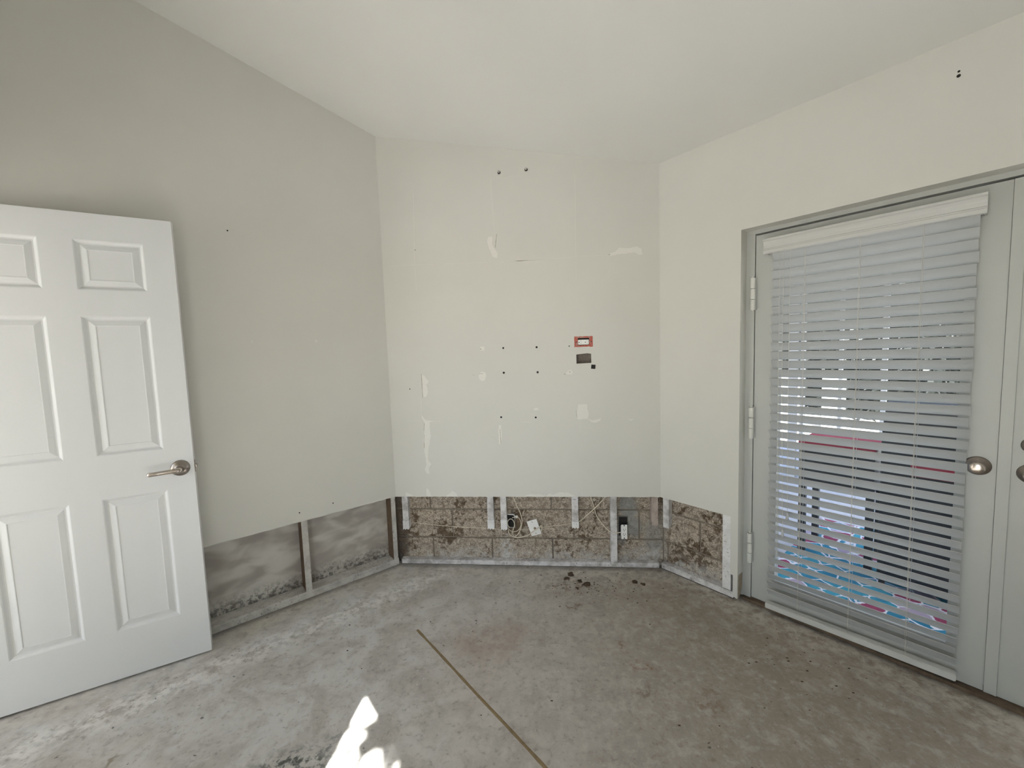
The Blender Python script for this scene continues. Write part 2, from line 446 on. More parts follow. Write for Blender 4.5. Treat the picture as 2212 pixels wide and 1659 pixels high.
# cavity behind the small openings, and the solid wall behind
slab('cavity_back', [(1.24, 1.36), (1.39, 1.36), (1.39, 1.48), (1.24, 1.48)], .046, .052, M_CAVITY, wall_back)
slab('cavity_side', [(1.255, 1.37), (1.268, 1.37), (1.268, 1.46), (1.255, 1.46)], .0128, .046, simple('rust_red_box_side', (.16, .05, .03), .8), wall_back)
slab('masonry_core', [(-.08, -.1), (W + .08, -.1), (W + .08, zb_(W) + .05), (-.08, zb_(-.08) + .05)], .0615, .22, M_MORTAR, wall_back)
def blocks(parent, courses, umin, umax, top_clip, v0=.0555, v1=.0625):
    cache = {}
    for z0, z1, joints in courses:
        js = [umin] + [j for j in joints if umin < j < umax] + [umax]
        for a, b in zip(js, js[1:]):
            g = .0045
            bm = bmesh.new(); box(bm, a + (g if a > umin else 0), b - (g if b < umax else 0), v0 + rng.uniform(-.0012, .0012), v1, z0 + g, z1 - g)
            es = [e for e in bm.edges if all(abs(v.co.y - v0) < .002 for v in e.verts)]
            bmesh.ops.bevel(bm, geom=es, offset=.0025, segments=1, affect='EDGES')
            fin('concrete_block', bm, M_BLOCK, parent)
blocks(wall_back, [(-.02, .18, [.237, .66, 1.083, 1.507]), (.18, .385, [.383, .807, 1.231, 1.668]), (.385, .588, [.228, .654, 1.08, 1.504])], -.02, W + .03, .6)

def strip(parent, pts, v0=GYP + .001, v1=.0545, mat=None, name='furring_strip', label=None):
    o = slab(name, pts, v0, v1, mat or M_STUD, parent)
    if label: o['label'] = label
    return o
def zig(u0, u1, z, n=5, a=.006):
    return [(u0 + (u1 - u0) * i / n, z + (a if i % 2 else -a * .4)) for i in range(n + 1)]
TOPZ = .62
for u0, u1, zb, end in ((.037, .078, .252, .315), (.640, .683, .260, .325), (.732, .772, .255, .325), (1.217, 1.260, .271, .318)):
    strip(wall_back, [(u0, end), (u1, end), (u1, TOPZ), (u0, TOPZ)], GYP + .003)
    strip(wall_back, zig(u0 - .002, u1 + .002, zb) + [(u1 + .002, end), (u0 - .002, end)], GYP + .0005, .0545, M_STUDCLEAN, 'furring_offcut', 'whiter torn lower end of the strip')
# the strip with the conduit-like rounded face that runs to the plate
bm = bmesh.new(); box(bm, 1.472, 1.515, GYP + .001, .0545, .036, TOPZ)
fin('furring_strip', bm, M_STUD, wall_back, bevel=.006)
strip(wall_back, [(1.739, .295), (1.781, .295), (1.781, TOPZ), (1.739, TOPZ)], mat=M_PINKWOOD, label='pinkish bare wood strip')
bx('bottom_plate', M_STUD, wall_back, .012, W - .006, GYP + .0005, .0545, .004, .036, bevel=.002)
bx('plate_shadow', simple('dark_plate_shadow', (.05, .045, .04), .9), wall_back, .012, W - .004, GYP + .004, .0535, .0002, .004)  # dark strip stands in for the shadow under the plate

# peeled paint and plaster scars (u, z), thin flakes standing a little proud of or around the paint
CH = [
 [(.231, 1.342), (.249, 1.333), (.261, 1.31), (.276, 1.297), (.259, 1.271), (.267, 1.227), (.255, 1.191), (.229, 1.183)],
 [(.627, 1.344), (.644, 1.35), (.666, 1.343), (.669, 1.317), (.659, 1.291), (.642, 1.285), (.626, 1.296), (.62, 1.323)],
 [(1.192, 1.317), (1.21, 1.34), (1.231, 1.346), (1.241, 1.331), (1.238, 1.314)],
 [(1.27, 1.117), (1.327, 1.119), (1.334, 1.077), (1.34, 1.047), (1.333, 1.022), (1.295, 1.018), (1.27, 1.014), (1.262, 1.036), (1.256, 1.062), (1.269, 1.079)],
 [(1.333, 1.022), (1.362, 1.008), (1.417, 1.023), (1.413, 1.007), (1.383, .993), (1.358, .997)],
 [(.212, 1.072), (.229, 1.041), (.251, 1.027), (.319, 1.021), (.269, 1.015), (.267, .978), (.273, .924), (.249, .816), (.246, .752), (.266, .725), (.248, .698), (.251, .657), (.232, .657), (.218, .684), (.231, .716), (.229, .771), (.222, .816), (.222, .906), (.234, .969), (.232, 1.014), (.216, 1.05)],
 [(.743, .988), (.758, .988), (.762, .944), (.757, .86), (.74, .86), (.739, .944)],
 [(.719, 2.221), (.745, 2.22), (.743, 2.169), (.776, 2.112), (.77, 2.083), (.744, 2.093), (.72, 2.145), (.71, 2.188)],
 [(1.483, 2.069), (1.524, 2.083), (1.549, 2.106), (1.607, 2.099), (1.656, 2.108), (1.685, 2.09), (1.689, 2.057), (1.668, 2.054), (1.64, 2.072), (1.541, 2.065), (1.487, 2.058)],
 [(.075, .526), (.112, .51), (.131, .497), (.071, .497)], [(.222, .552), (.236, .552), (.256, .499), (.222, .499)], [(.362, .499), (.405, .538), (.436, .519), (.439, .498)],
 [(.895, .498), (.939, .515), (.992, .515), (1.044, .502), (1.071, .521), (1.096, .511), (1.14, .529), (1.192, .524), (1.247, .498)],
 [(.980, 1.096), (1.007, 1.100), (1.012, 1.086), (.984, 1.080)], [(1.590, 1.016), (1.612, 1.002), (1.630, 1.018), (1.612, 1.012)], [(.637, 1.515), (.666, 1.515), (.665, 1.490), (.637, 1.490)],
]
def roughen(poly, amp=.0022, seg=.010):
    out = []
    for i, a in enumerate(poly):
        b = poly[(i + 1) % len(poly)]; L = math.hypot(b[0] - a[0], b[1] - a[1]); n = max(1, int(L / seg))
        for k in range(n):
            t = k / n
            out.append((a[0] + (b[0] - a[0]) * t + rng.uniform(-amp, amp) * (k > 0), a[1] + (b[1] - a[1]) * t + rng.uniform(-amp, amp) * (k > 0)))
    return out
for i, c in enumerate(CH):
    r = roughen(c, .0012 if i > 12 else .0022)
    slab('peeled_patch', r, -.0008, .0002, M_CHIP, wall_back)
# painted shadow lines along the peel edges, on one side of the bigger patches
for a, b, wd in (((.228, 1.344), (.231, 1.183), .0035), ((.232, 1.010), (.226, .960), .0022), ((.228, .930), (.2225, .835), .0022), ((.7735, 2.235), (.7625, 2.150), .003), ((1.257, 1.075), (1.263, 1.034), .002), ((1.184, 1.318), (1.196, 1.318), .004), ((1.481, 2.066), (1.492, 2.066), .004), ((.751, .96), (.754, .862), .0035), ((.578, 1.328), (.596, 1.328), .0014)):
    d = Vector((b[0] - a[0], b[1] - a[1])); n_ = Vector((-d.y, d.x)).normalized() * wd / 2
    slab('edge_shadow', roughen([(a[0] - n_.x, a[1] - n_.y), (b[0] - n_.x, b[1] - n_.y), (b[0] + n_.x, b[1] + n_.y), (a[0] + n_.x, a[1] + n_.y)], .001, .012), -.0012, .0002, M_EDGESHADE, wall_back)
# faint caulk ridges left by panelling
for a, b, wd in (((.237, 2.557), (.222, 2.078), .004), ((.222, 2.05), (.226, 1.90), .003), ((.749, 2.571), (.749, 2.45), .006), ((.752, 2.44), (.762, 2.24), .005), ((1.281, 2.573), (1.276, 2.06), .004), ((1.276, 2.03), (1.275, 1.925), .003), ((.045, 2.070), (.35, 2.066), .003), ((.42, 2.064), (.70, 2.060), .003), ((.79, 2.056), (1.26, 2.062), .004), ((.90, 2.059), (.985, 2.063), .007), ((1.31, 2.066), (1.47, 2.062), .003), ((.898, 1.005), (.961, 1.004), .005), ((1.283, 1.01), (1.287, .83), .002), ((1.287, .56), (1.287, .5), .003), ((.217, 1.18), (.214, 1.08), .004), ((.75, 2.585), (.985, 2.606), .003), ((.10, 1.024), (.21, 1.024), .003), ((.33, 1.02), (.34, 1.019), .005)):
    d = Vector((b[0] - a[0], b[1] - a[1])); n_ = Vector((-d.y, d.x)).normalized() * wd / 2
    slab('caulk_ridge', roughen([(a[0] - n_.x, a[1] - n_.y), (b[0] - n_.x, b[1] - n_.y), (b[0] + n_.x, b[1] + n_.y), (a[0] + n_.x, a[1] + n_.y)], .0008, .02), -.0012, .0002, M_RIDGE, wall_back)
# drilled holes, each a dark shallow socket with a bruised rim
def hole(parent, u, z, r, name='screw_hole', sgn=1):
    bm = bmesh.new()
    lathe(bm, (u, 0, z), (0, -1, 0), [(r, -.0005), (r * .98, .0008), (r * .7, .0009), (r * .5, .0003)], 14)
    fin(name, bm, M_BLACK, parent)
for u, z, r in ((.791, 1.501, .0065), (1.011, 1.499, .007), (.789, 1.338, .0075), (1.013, 1.335, .0075), (.761, 1.041, .0068), (.992, 1.035, .0065), (1.222, 1.499, .004), (.641, 1.499, .004), (1.223, 1.331, .004), (.630, 1.337, .0035), (.643, 1.337, .0035), (.143, 1.245, .004), (.228, 2.165, .003)):
    hole(wall_back, u, z, r)

# ------------------------------------------------------------------ left wall
bm = bmesh.new()
prism(bm, ragged(-1.9, 0, ZC, 60, .0014) + [(0, zb_(0) + .03), (-1.9, zb_(0) + .03 + 1.9 * SL)], 0, GYP)
wall_left = fin('wall_left', bm, M_WALL); wall_left.matrix_world = FL
tag(wall_left, 'shaded greige wall behind the open white door, cut open at its base to bare studs', 'wall', kind='structure')
slab('gypsum_back', [(-2.0, -.1), (.12, -.1), (.12, zb_(0) + .03), (-2.0, zb_(0) + 2 * SL)], .104, .13, M_GYP, wall_left)
for u0, u1 in ((-.030, -.001), (-.597, -.563), (-1.195, -1.161), (-1.80, -1.766)):
    bm = bmesh.new(); box(bm, u0, u1, GYP + .001, .1035, .043, 1.05)
    fin('stud', bm, M_LSTUD, wall_left)
    bx('stud_side', M_BROWNSIDE, wall_left, u0 - .0016, u0 - .0002, GYP + .006, .1035, .044, 1.05)['label'] = 'brown bare wood side of the stud'
bx('bottom_plate', M_LSTUD, wall_left, -1.9, .004, GYP + .001, .1035, .002, .043)
bx('plate_lip', M_LSTUD, wall_left, -1.9, -.002, GYP - .003, GYP + .001, .001, .028)
for u, z, r in ((-.605, .551, .004), (-.412, .559, .004), (-.844, 2.168, .004)): hole(wall_left, u, z, r)
for u, z, r in ((-.444, 1.578, .010), (-.773, 1.578, .006)):
    slab('filler_spot', roughen([(u + r * math.cos(i), z + r * math.sin(i)) for i in range(0, 6)], .001, .006), -.0006, .0002, M_RIDGE, wall_left)

# ------------------------------------------------------------------ right wall with the door opening
OS, OE, OT, RC = .4748, 2.345, 2.081, .075
bm = bmesh.new()
prism(bm, [(0, ZC)] + ragged(0, .4345, ZC, 14, .0012)[1:] + [(.435, .154), (.4495, .150), (.4495, .024), (.4748, .018), (OS, OT), (OE, OT), (OE, 0), (3.2, 0), (3.2, ZB + .03), (0, ZB + .03)], 0, GYP)
wall_right = fin('wall_right', bm, M_WALL); wall_right.matrix_world = FR
tag(wall_right, 'greige wall round the recessed patio doors with a short cut away base', 'wall', kind='structure')
# drywall returns of the opening
slab('jamb_return', [(OS - .0127, .155), (OS, .155), (OS, OT), (OS - .0127, OT)], GYP, RC, M_WALL, wall_right)
bm = bmesh.new()                                                    # eroded foot of the return
prof = [(GYP, .02), (.030, .016), (.048, .034), (.060, .058), (.068, .075), (.066, .112), (.071, .135), (.068, .155), (GYP, .155)]
for du in (0, -.0127):
    pass
f1 = [bm.verts.new((OS - .0006, v, z)) for v, z in prof]; f2 = [bm.verts.new((OS - .0127, v, z)) for v, z in prof]
bm.faces.new(f1); bm.faces.new(list(reversed(f2)))
for i in range(len(prof)): bm.faces.new((f1[i], f1[(i + 1) % len(prof)], f2[(i + 1) % len(prof)], f2[i]))
fin('jamb_foot', bm, M_RAWJAMB, wall_right)['label'] = 'crumbling brown stained foot of the return'
slab('jamb_return', [(OE, 0), (OE + .0127, 0), (OE + .0127, OT), (OE, OT)], GYP, RC, M_WALL, wall_right)
bx('head_return', M_WALL, wall_right, OS - .0127, OE + .0127, GYP, RC, OT, OT + .0127)
blocks(wall_right, [(-.02, .18, [.02]), (.18, .385, [.234]), (.385, .588, [])], -.01, .43, .6)
core = [(-.06, -.1), (.448, -.1), (.448, 2.11), (2.372, 2.11), (2.372, -.1), (3.3, -.1), (3.3, ZB + .05), (-.06, ZB + .05)]
slab('masonry_core', core, .0615, .22, M_MORTAR, wall_right)
slab('exterior_stucco', core, .2205, .23, simple('beige_stucco', (.55, .50, .42), .9, vary=.08), wall_right)
strip(wall_right, [(.386, .046), (.433, .046), (.433, TOPZ), (.386, TOPZ)], mat=M_STUDCLEAN, label='pale full height stud beside the door')
strip(wall_right, [(.009, .290), (.049, .292), (.049, TOPZ), (.009, TOPZ)], mat=M_STUD)
bx('bottom_plate', M_STUD, wall_right, -.003, .4485, GYP + .0005, .0545, .006, .042, bevel=.002)
bx('plate_shadow', bpy.data.materials['dark_plate_shadow'], wall_right, .0, .4485, GYP + .003, .0535, .0002, .006)  # painted shadow strip under this plate as well
for z, r in ((2.478, .004), (2.462, .006)): hole(wall_right, 1.24, z, r)

# ------------------------------------------------------------------ rear and far walls (behind the camera)
M_EXT = simple('outside_stucco', (.55, .50, .42), .9, vary=.06)
DO0, DO1, DOZ = .02, .90, 2.16                                      # doorway next to the left wall
SO0, SO1, SOZ = 2.270, 3.25, 2.205                                   # glazed slider
zr = ZB + SL * 3.1686
slabr = [(-.1, 0), (DO0, 0), (DO0, DOZ), (DO1, DOZ), (DO1, 0), (SO0, 0), (SO0, SOZ), (SO1, SOZ), (SO1, 0), (4.5, 0), (4.5, zr + .03), (-.1, zr + .03)]
wall_rear = slab('wall_rear', slabr, -.14, 0, M_WALL); wall_rear.matrix_world = FG
tag(wall_rear, 'greige wall behind the camera with a doorway and a glazed opening', 'wall', kind='structure')
FF = frame(F_, S, S)                                                # far wall, u from rear to right
bm = bmesh.new(); prism(bm, [(-.1, 0), (3.3, 0), (3.3, zr + .03 - 3.3 * SL), (-.1, zr + .03 + .1 * SL)], -.14, 0)
wall_far = fin('wall_far', bm, M_WALL); wall_far.matrix_world = FF
tag(wall_far, 'plain greige wall behind and right of the camera', 'wall', kind='structure')

# ------------------------------------------------------------------ six panel interior door, open against the left wall
free = Vector((-1.7545, 1.7858, 0)); ddir = Vector((-.8132, -.5819, 0)).normalized()
DW, DZ0, DZ1, DT = .790, .012, 2.134, .035
hinge = free + ddir * DW
FD = frame(hinge, -ddir.x, -ddir.y)
door1 = empty('door_1', FD, 'open white six panel door with a nickel lever leaning back to the left wall', 'door', kind='structure')
cols = [(DW - .339, DW - .108), (DW - .676, DW - .444)]
rows = [(1.805, 2.019), (1.067, 1.690), (.240, .870)]
bm = bmesh.new()
holes = [[(a, z0), (b, z0), (b, z1), (a, z1)] for a, b in cols for z0, z1 in rows]
prism(bm, [(0, DZ0), (DW, DZ0), (DW, DZ1), (0, DZ1)], 0, DT, holes)
fin('door_slab', bm, M_DOOR, door1)
for a, b in cols:
    for z0, z1 in rows:
        bm = bmesh.new()
        # rectangular rings: (inset, depth): sticking, groove, raised field
        prof = [(0, 0), (.004, .0015), (.010, .007), (.014, .0095), (.019, .0095), (.026, .007), (.040, .0030), (.043, .0030), (.044, .0045)]
        rings = []
        for ins, dep in prof:
            rings.append([bm.verts.new((u, dep, z)) for u, z in ((a + ins, z0 + ins), (b - ins, z0 + ins), (b - ins, z1 - ins), (a + ins, z1 - ins))])
        for r0, r1 in zip(rings, rings[1:]):
            for i in range(4): bm.faces.new((r0[i], r0[(i + 1) % 4], r1[(i + 1) % 4], r1[i]))
        bm.faces.new(rings[-1])
        bk = [bm.verts.new((u, DT - .012, z)) for u, z in ((a, z0), (b, z0), (b, z1), (a, z1))]
        bm.faces.new(list(reversed(bk)))
        for i in range(4): bm.faces.new((rings[0][i], bk[i], bk[(i + 1) % 4], rings[0][(i + 1) % 4]))
        fin('panel', bm, M_DOOR, door1)
# lever handle
hu, hz = DW - .053, .967
hd = empty('lever_handle', Matrix.Identity(4)); hd.parent = door1; hd.matrix_local = Matrix.Translation((hu, 0, hz))
bm = bmesh.new(); lathe(bm, (0, 0, 0), (0, -1, 0), [(.038, 0), (.038, .004), (.034, .009), (.022, .013), (.015, .016), (.0125, .03), (.0125, .044)], 36)
fin('rosette', bm, M_DARKNICKEL, hd, smooth=True)
bm = bmesh.new()
pr = None
for i in range(15):
    t = i / 14; u = .016 - .132 * t
    hw = .0138 - .002 * math.sin(t * 3) - (.003 * t); th = .007 - .002 * t
    v = -.050 + .004 * math.sin(t * math.pi) + (.010 * max(0, t - .75) * 4 * .5); z = -.002 - .004 * t
    if i in (0, 14): hw *= .55; th *= .6
    row = [bm.verts.new((u, v + th * math.cos(k * math.pi / 4), z + hw * math.sin(k * math.pi / 4))) for k in range(8)]
    if pr:
        for k in range(8): bm.faces.new((pr[k], pr[(k + 1) % 8], row[(k + 1) % 8], row[k]))
    else: bm.faces.new(row)
    pr = row
bm.faces.new(pr)
fin('lever', bm, M_NICKEL, hd, smooth=True)
bm = bmesh.new(); lathe(bm, (0, -.056, -.002), (0, -1, 0), [(.0085, 0), (.0085, .003), (.0065, .0045), (.0035, .0045)], 18)
fin('lock_button', bm, M_DARKNICKEL, hd, smooth=True)
bm = bmesh.new(); lathe(bm, (0, DT, 0), (0, 1, 0), [(.033, 0), (.033, .006), (.018, .014), (.012, .03), (.012, .05)], 24)
fin('rear_rosette', bm, M_DARKNICKEL, hd, smooth=True)
bx('latch_plate', M_DARKNICKEL, door1, DW, DW + .0015, .006, .030, .935, .995)
bx('latch_bolt', M_DARKNICKEL, door1, DW + .0015, DW + .010, .012, .024, .958, .974, bevel=.002)
for z in (.25, 1.05, 1.85):
    bm = bmesh.new(); cyl(bm, (-.006, .030, z), (0, 0, 1), .006, .006, .09, 12); fin('hinge', bm, M_NICKEL, door1)

# ------------------------------------------------------------------ patio doors in the right wall
FV = RC                                                              # face of the frame
trim1 = empty('trim_1', FR, 'pale grey frame round the two patio doors', 'door frame', kind='structure')
bx('frame_jamb', M_FRENCH, trim1, .462, .5165, FV, .20, .012, 2.060)
bx('frame_jamb', M_FRENCH, trim1, 2.305, 2.360, FV, .20, .012, 2.060)
bx('frame_head', M_FRENCH, trim1, .462, 2.360, FV, .20, 2.0605, 2.10)
bx('frame_stop', M_FRENCH, trim1, .5165, 2.305, .135, .20, 2.046, 2.060)
bx('frame_stop', M_FRENCH, trim1, .5166, .532, .1285, .20, .012, 2.0455)
o = bx('threshold', M_THRESH, trim1, .476, 2.345, .050, .200, .0002, .0165, bevel=.003); o['label'] = 'dirty brown door sill at floor level'
LV0, LV1 = .082, .127                                                # leaf thickness
def leaf(name, label, u0, u1, g0, g1):
    r = empty(name, FR, label, 'door', kind='structure')
    GZ0, GZ1 = .172, 1.905
    slab('door_slab', [(u0, .020), (u1, .020), (u1, 2.052), (u0, 2.052)], LV0, LV1, M_FRENCH, r, holes=[[(g0, GZ0), (g1, GZ0), (g1, GZ1), (g0, GZ1)]])
    # raised lite frame around the glass
    bm = bmesh.new(); w = .030
    prism(bm, [(g0 - w, GZ0 - w), (g1 + w, GZ0 - w), (g1 + w, GZ1 + w), (g0 - w, GZ1 + w)], LV0 - .009, LV0 - .0002, [[(g0, GZ0), (g1, GZ0), (g1, GZ1), (g0, GZ1)]])
    fin('lite_frame', bm, M_FRENCH, r)
    bx('glass_pane', M_GLASS, r, g0, g1, .103, .108, GZ0, GZ1)
    return r
dl_ = leaf('door_2', 'patio door leaf with the white blind and a round nickel knob', .5195, 1.3905, .636, 1.281)
dr_ = leaf('door_3', 'patio door leaf at the right picture edge with a deadbolt above its knob', 1.4265, 2.3025, 1.545, 2.190)
o = bx('astragal', M_FRENCH, dr_, 1.3915, 1.4262, LV0 - .006, LV1, .020, 2.052, bevel=.002)
bx('gap_backing', M_FRENCH, dr_, 1.360, 1.4262, LV1 + .0005, .140, .020, 2.045)  # added backing strip that stops sky light leaking between the leaves
for z0 in (1.655, .950, .232):
    h = empty('hinge', Matrix.Identity(4)); h.parent = dl_; h.matrix_local = Matrix.Translation((.5135, FV - .009, z0))
    for k in range(3):
        bm = bmesh.new(); cyl(bm, (0, -.005, k * .058 + .001), (0, 0, 1), .0125, .0125, .0555, 16)
        fin('hinge_knuckle', bm, M_HINGE, h)
    for zz in (-.004, .175):
        bm = bmesh.new(); cyl(bm, (0, -.003, zz), (0, 0, 1), .006, .006, .006, 10); fin('hinge_cap', bm, M_HINGE, h)
    bx('hinge_plate', M_FRENCH, h, -.014, .014, .0088, .0150, .002, .174)
def knob(parent, u, z, name='door_knob'):
    k = empty(name, Matrix.Identity(4)); k.parent = parent; k.matrix_local = Matrix.Translation((u, LV0, z))
    bm = bmesh.new(); lathe(bm, (0, 0, 0), (0, -1, 0), [(.0375, 0), (.0375, .004), (.034, .009), (.016, .014), (.0115, .018), (.0115, .030)], 36)
    fin('rosette', bm, M_DARKNICKEL, k, smooth=True)
    bm = bmesh.new(); lathe(bm, (0, 0, 0), (0, -1, 0), [(.0115, .030), (.017, .034), (.0215, .040), (.0225, .047), (.0210, .053), (.0190, .0545), (.017, .0555), (.009, .057), (.002, .0575)], 36)
    fin('knob_head', bm, M_NICKEL, k, smooth=True)
knob(dl_, 1.342, .955)
knob(dr_, 1.476, .948)
bt = empty('deadbolt', Matrix.Identity(4)); bt.parent = dr_; bt.matrix_local = Matrix.Translation((1.476, LV0, 1.057))
bm = bmesh.new(); lathe(bm, (0, 0, 0), (0, -1, 0), [(.031, 0), (.031, .006), (.026, .011), (.012, .014)], 32); fin('rosette', bm, M_DARKNICKEL, bt, smooth=True)
bx('thumb_turn', M_NICKEL, bt, -.005, .005, -.034, -.014, -.018, .018, bevel=.003)

# ------------------------------------------------------------------ the blind on the left leaf
bl = empty('window_blind', FR @ Matrix.Translation((.9625, .045, .02)), 'white two inch slat blind with a moulded valance hanging on the patio door', 'blind')
def bl_box(name, mat, u0, u1, v0, v1, z0, z1, **k): return bx(name, mat, bl, u0 - .9625, u1 - .9625, v0 - .045, v1 - .045, z0 - .02, z1 - .02, **k)
bl_box('headrail', M_BLIND, .600, 1.315, .024, .0725, 1.945, 1.995)
prof = [(.0735, 2.010), (.006, 2.010), (.004, 2.006), (.004, 2.000), (.010, 1.995), (.015, 1.986), (.0165, 1.975), (.0165, 1.962), (.013, 1.958), (.013, 1.954), (.0105, 1.951), (.0105, 1.941), (.013, 1.936), (.020, 1.933), (.024, 1.933), (.024, 2.000), (.0735, 2.000)]
bm = bmesh.new()
V0, V1 = .577, 1.3305
fa = [bm.verts.new((V0 - .9625, v - .045, z - .02)) for v, z in prof]; fb = [bm.verts.new((V1 - .9625, v - .045, z - .02)) for v, z in prof]
bm.faces.new(fa); bm.faces.new(list(reversed(fb)))
for i in range(len(prof)): bm.faces.new((fa[i], fb[i], fb[(i + 1) % len(prof)], fa[(i + 1) % len(prof)]))
fin('valance', bm, M_VALANCE, bl)
for u0, u1 in ((.577, .5855), (1.322, 1.3305)):
    bl_box('valance_return', M_VALANCE, u0, u1, .0245, .0805, 1.938, 1.999)
# slats: room edge up, outer edge down, gently crowned
TH, SWD, PITCH = math.radians(54), .0508, .0463
SU0, SU1 = .612, 1.314
def slat_mesh():
    bm = bmesh.new(); n = 6; tk = .0027
    def sec(u, ins):
        up, dn = [], []
        for i in range(n + 1):
            s = (i / n - .5) * (SWD - ins); cr_ = .0016 * (1 - (2 * s / SWD) ** 2)
            for l, off in ((up, tk / 2 + cr_), (dn, -tk / 2 + cr_)):
                l.append((s, off))
        pts = up + dn[::-1]
        # s along slat (room -> outside), off = upward normal of a flat slat
        return [bm.verts.new((u, s * math.cos(TH) + o * math.sin(TH), -s * math.sin(TH) + o * math.cos(TH))) for s, o in pts]
    hl = (SU1 - SU0) / 2
    a, b = sec(-hl, 0), sec(hl, 0)
    m = len(a)
    bm.faces.new(a); bm.faces.new(list(reversed(b)))
    for i in range(m): bm.faces.new((a[i], b[i], b[(i + 1) % m], a[(i + 1) % m]))
    bmesh.ops.recalc_face_normals(bm, faces=bm.faces)
    me = bpy.data.meshes.new('slat'); bm.to_mesh(me); bm.free(); me.materials.append(M_BLIND)
    return me
SM = slat_mesh()
rs = random.Random(11)
slat_z = []
for k in range(-1, 39):
    zt = 1.8920 - PITCH * k                                          # height of the room edge
    if k > 35: zt = 1.8920 - PITCH * 35 - .0450 * (k - 35)
    zc_ = zt - math.sin(TH) * SWD / 2
    slat_z.append(zc_)
    tilt = .010 * max(0.0, (k - 30) / 8)                            # the lowest slats hang a touch higher at the right
    o = bpy.data.objects.new('slat', SM); COL.objects.link(o); o.parent = bl
    o.matrix_local = Matrix.Translation(((SU0 + SU1) / 2 - .9625 + rs.uniform(-.003, .003), rs.uniform(-.001, .001), zc_ - .02)) @ Matrix.Rotation(-tilt, 4, 'Y') @ Matrix.Rotation(math.radians(rs.uniform(-1.2, 1.2)), 4, 'X')
bm = bmesh.new(); box(bm, -.3535, .3535, -.019, .019, 0, .029)
bmesh.ops.bevel(bm, geom=list(bm.edges), offset=.003, segments=2, affect='EDGES')
o = fin('bottom_rail', bm, M_VALANCE, bl); o.matrix_local = Matrix.Translation((.965 - .9625, -.012, .018)) @ Matrix.Rotation(-.030, 4, 'Y')
dv, dzv = math.cos(TH) * SWD / 2, math.sin(TH) * SWD / 2
for u in (.757, .963, 1.163):
    bm = bmesh.new(); ul = u - .9625
    for sgn in (-1, 1):
        for du in (-.005, .005):
            pts = [(ul + du * (.3 if sgn < 0 else 1), sgn * (dv + .002), 1.92)] + [(ul + du * (.3 if sgn < 0 else 1) + rs.uniform(-.001, .001), sgn * (dv + .0025), zz - .02 - sgn * dzv) for zz in slat_z[1:]] + [(ul, sgn * .018, .032)]
            tube(bm, pts, .00075, 5, 1)
    fin('ladder_cord', bm, M_CORD, bl)
for u, ue, zt in ((.654, .663, .375), (.671, .688, .490), (.699, .7075, .590)):
    cu_ = empty('pull_cord', Matrix.Identity(4)); cu_.parent = bl; cu_.matrix_local = Matrix.Translation((0, 0, 0))
    bm = bmesh.new()
    tube(bm, [(u - .9625, -.033, 1.918), (u - .9625 + .001, -.031, 1.3), ((u + ue) / 2 - .9625, -.030, .9), (ue - .9625, -.030, zt - .02)], .0010, 6, 8)
    fin('cord', bm, M_CORD, cu_)
    bm = bmesh.new(); lathe(bm, (ue - .9625, -.030, zt - .02), (0, 0, -1), [(.003, 0), (.0045, .003), (.0062, .010), (.0055, .018), (.0078, .030), (.0078, .034), (.004, .036)], 14)
    fin('tassel', bm, M_BLIND, cu_, smooth=True)

# ------------------------------------------------------------------ outlets, cables and bits on the angled wall
def fb(u, v, z): return at(FB, u, v, z)
ot = empty('electrical_outlet', fb(1.3145, 0, 1.525), 'bare white outlet lying sideways in an orange red ringed hole high in the wall', 'outlet')
ring = [(-.0595, -.034), (.0590, -.0345), (.0582, .0335), (-.0590, .0345)]
slab('red_ring', roughen(ring, .0015, .012), -.0012, .0003, M_RED, ot, holes=[[(-.0365, -.0235), (.0365, -.0225), (.0365, .0235), (-.0365, .0235)]])
bx('back_box', M_BLACK, ot, -.0385, .0385, .040, .046, -.023, .023)
bm = bmesh.new(); box(bm, -.0350, .0340, .0015, .020, -.0195, .0125)
fin('receptacle', bm, M_WHITEPL, ot, bevel=.002)
for du in (-.0275, .0115):
    bm = bmesh.new(); cyl(bm, (du, .0015, -.0045), (0, -1, 0), .0030, .0030, .0006, 12); fin('ground_slot', bm, M_BLACK, ot)
    for dz in (.004, -.0115): bx('blade_slot', M_BLACK, ot, du + .0085, du + .0145, .0008, .0016, dz - .0009, dz + .0009)
for su in (-.047, .050):
    bm = bmesh.new(); lathe(bm, (su, -.0012, -.002), (0, -1, 0), [(.004, 0), (.004, .001), (.002, .002)], 12); fin('yoke_screw', bm, M_SCREW, ot)

lo_ = empty('electrical_outlet', fb(1.5605, .02, .251), 'loose white outlet hanging upright out of its metal box above the bottom plate', 'outlet')
slab('metal_box', [(-.0335, -.047), (.0330, -.047), (.0330, .092), (-.0335, .092)], .0300, .0350, simple('grey_box_rim', (.20, .195, .18), .6, .3, vary=.2), lo_, holes=[[(-.028, -.042), (.028, -.042), (.028, .087), (-.028, .087)]])
bx('box_inside', M_BLACK, lo_, -.028, .028, .0332, .0340, -.042, .087)
bm = bmesh.new(); box(bm, -.0195, .0195, -.010, .018, -.0345, .0345)
fin('receptacle', bm, M_WHITEPL, lo_, bevel=.002)
for dz in (-.018, .014):
    for du in (-.006, .006): bx('blade_slot', M_BLACK, lo_, du - .0012, du + .0012, -.0108, -.0099, dz, dz + .008)
    bm = bmesh.new(); cyl(bm, (0, -.0099, dz - .006), (0, -1, 0), .0026, .0026, .0008, 12); fin('ground_slot', bm, M_BLACK, lo_)
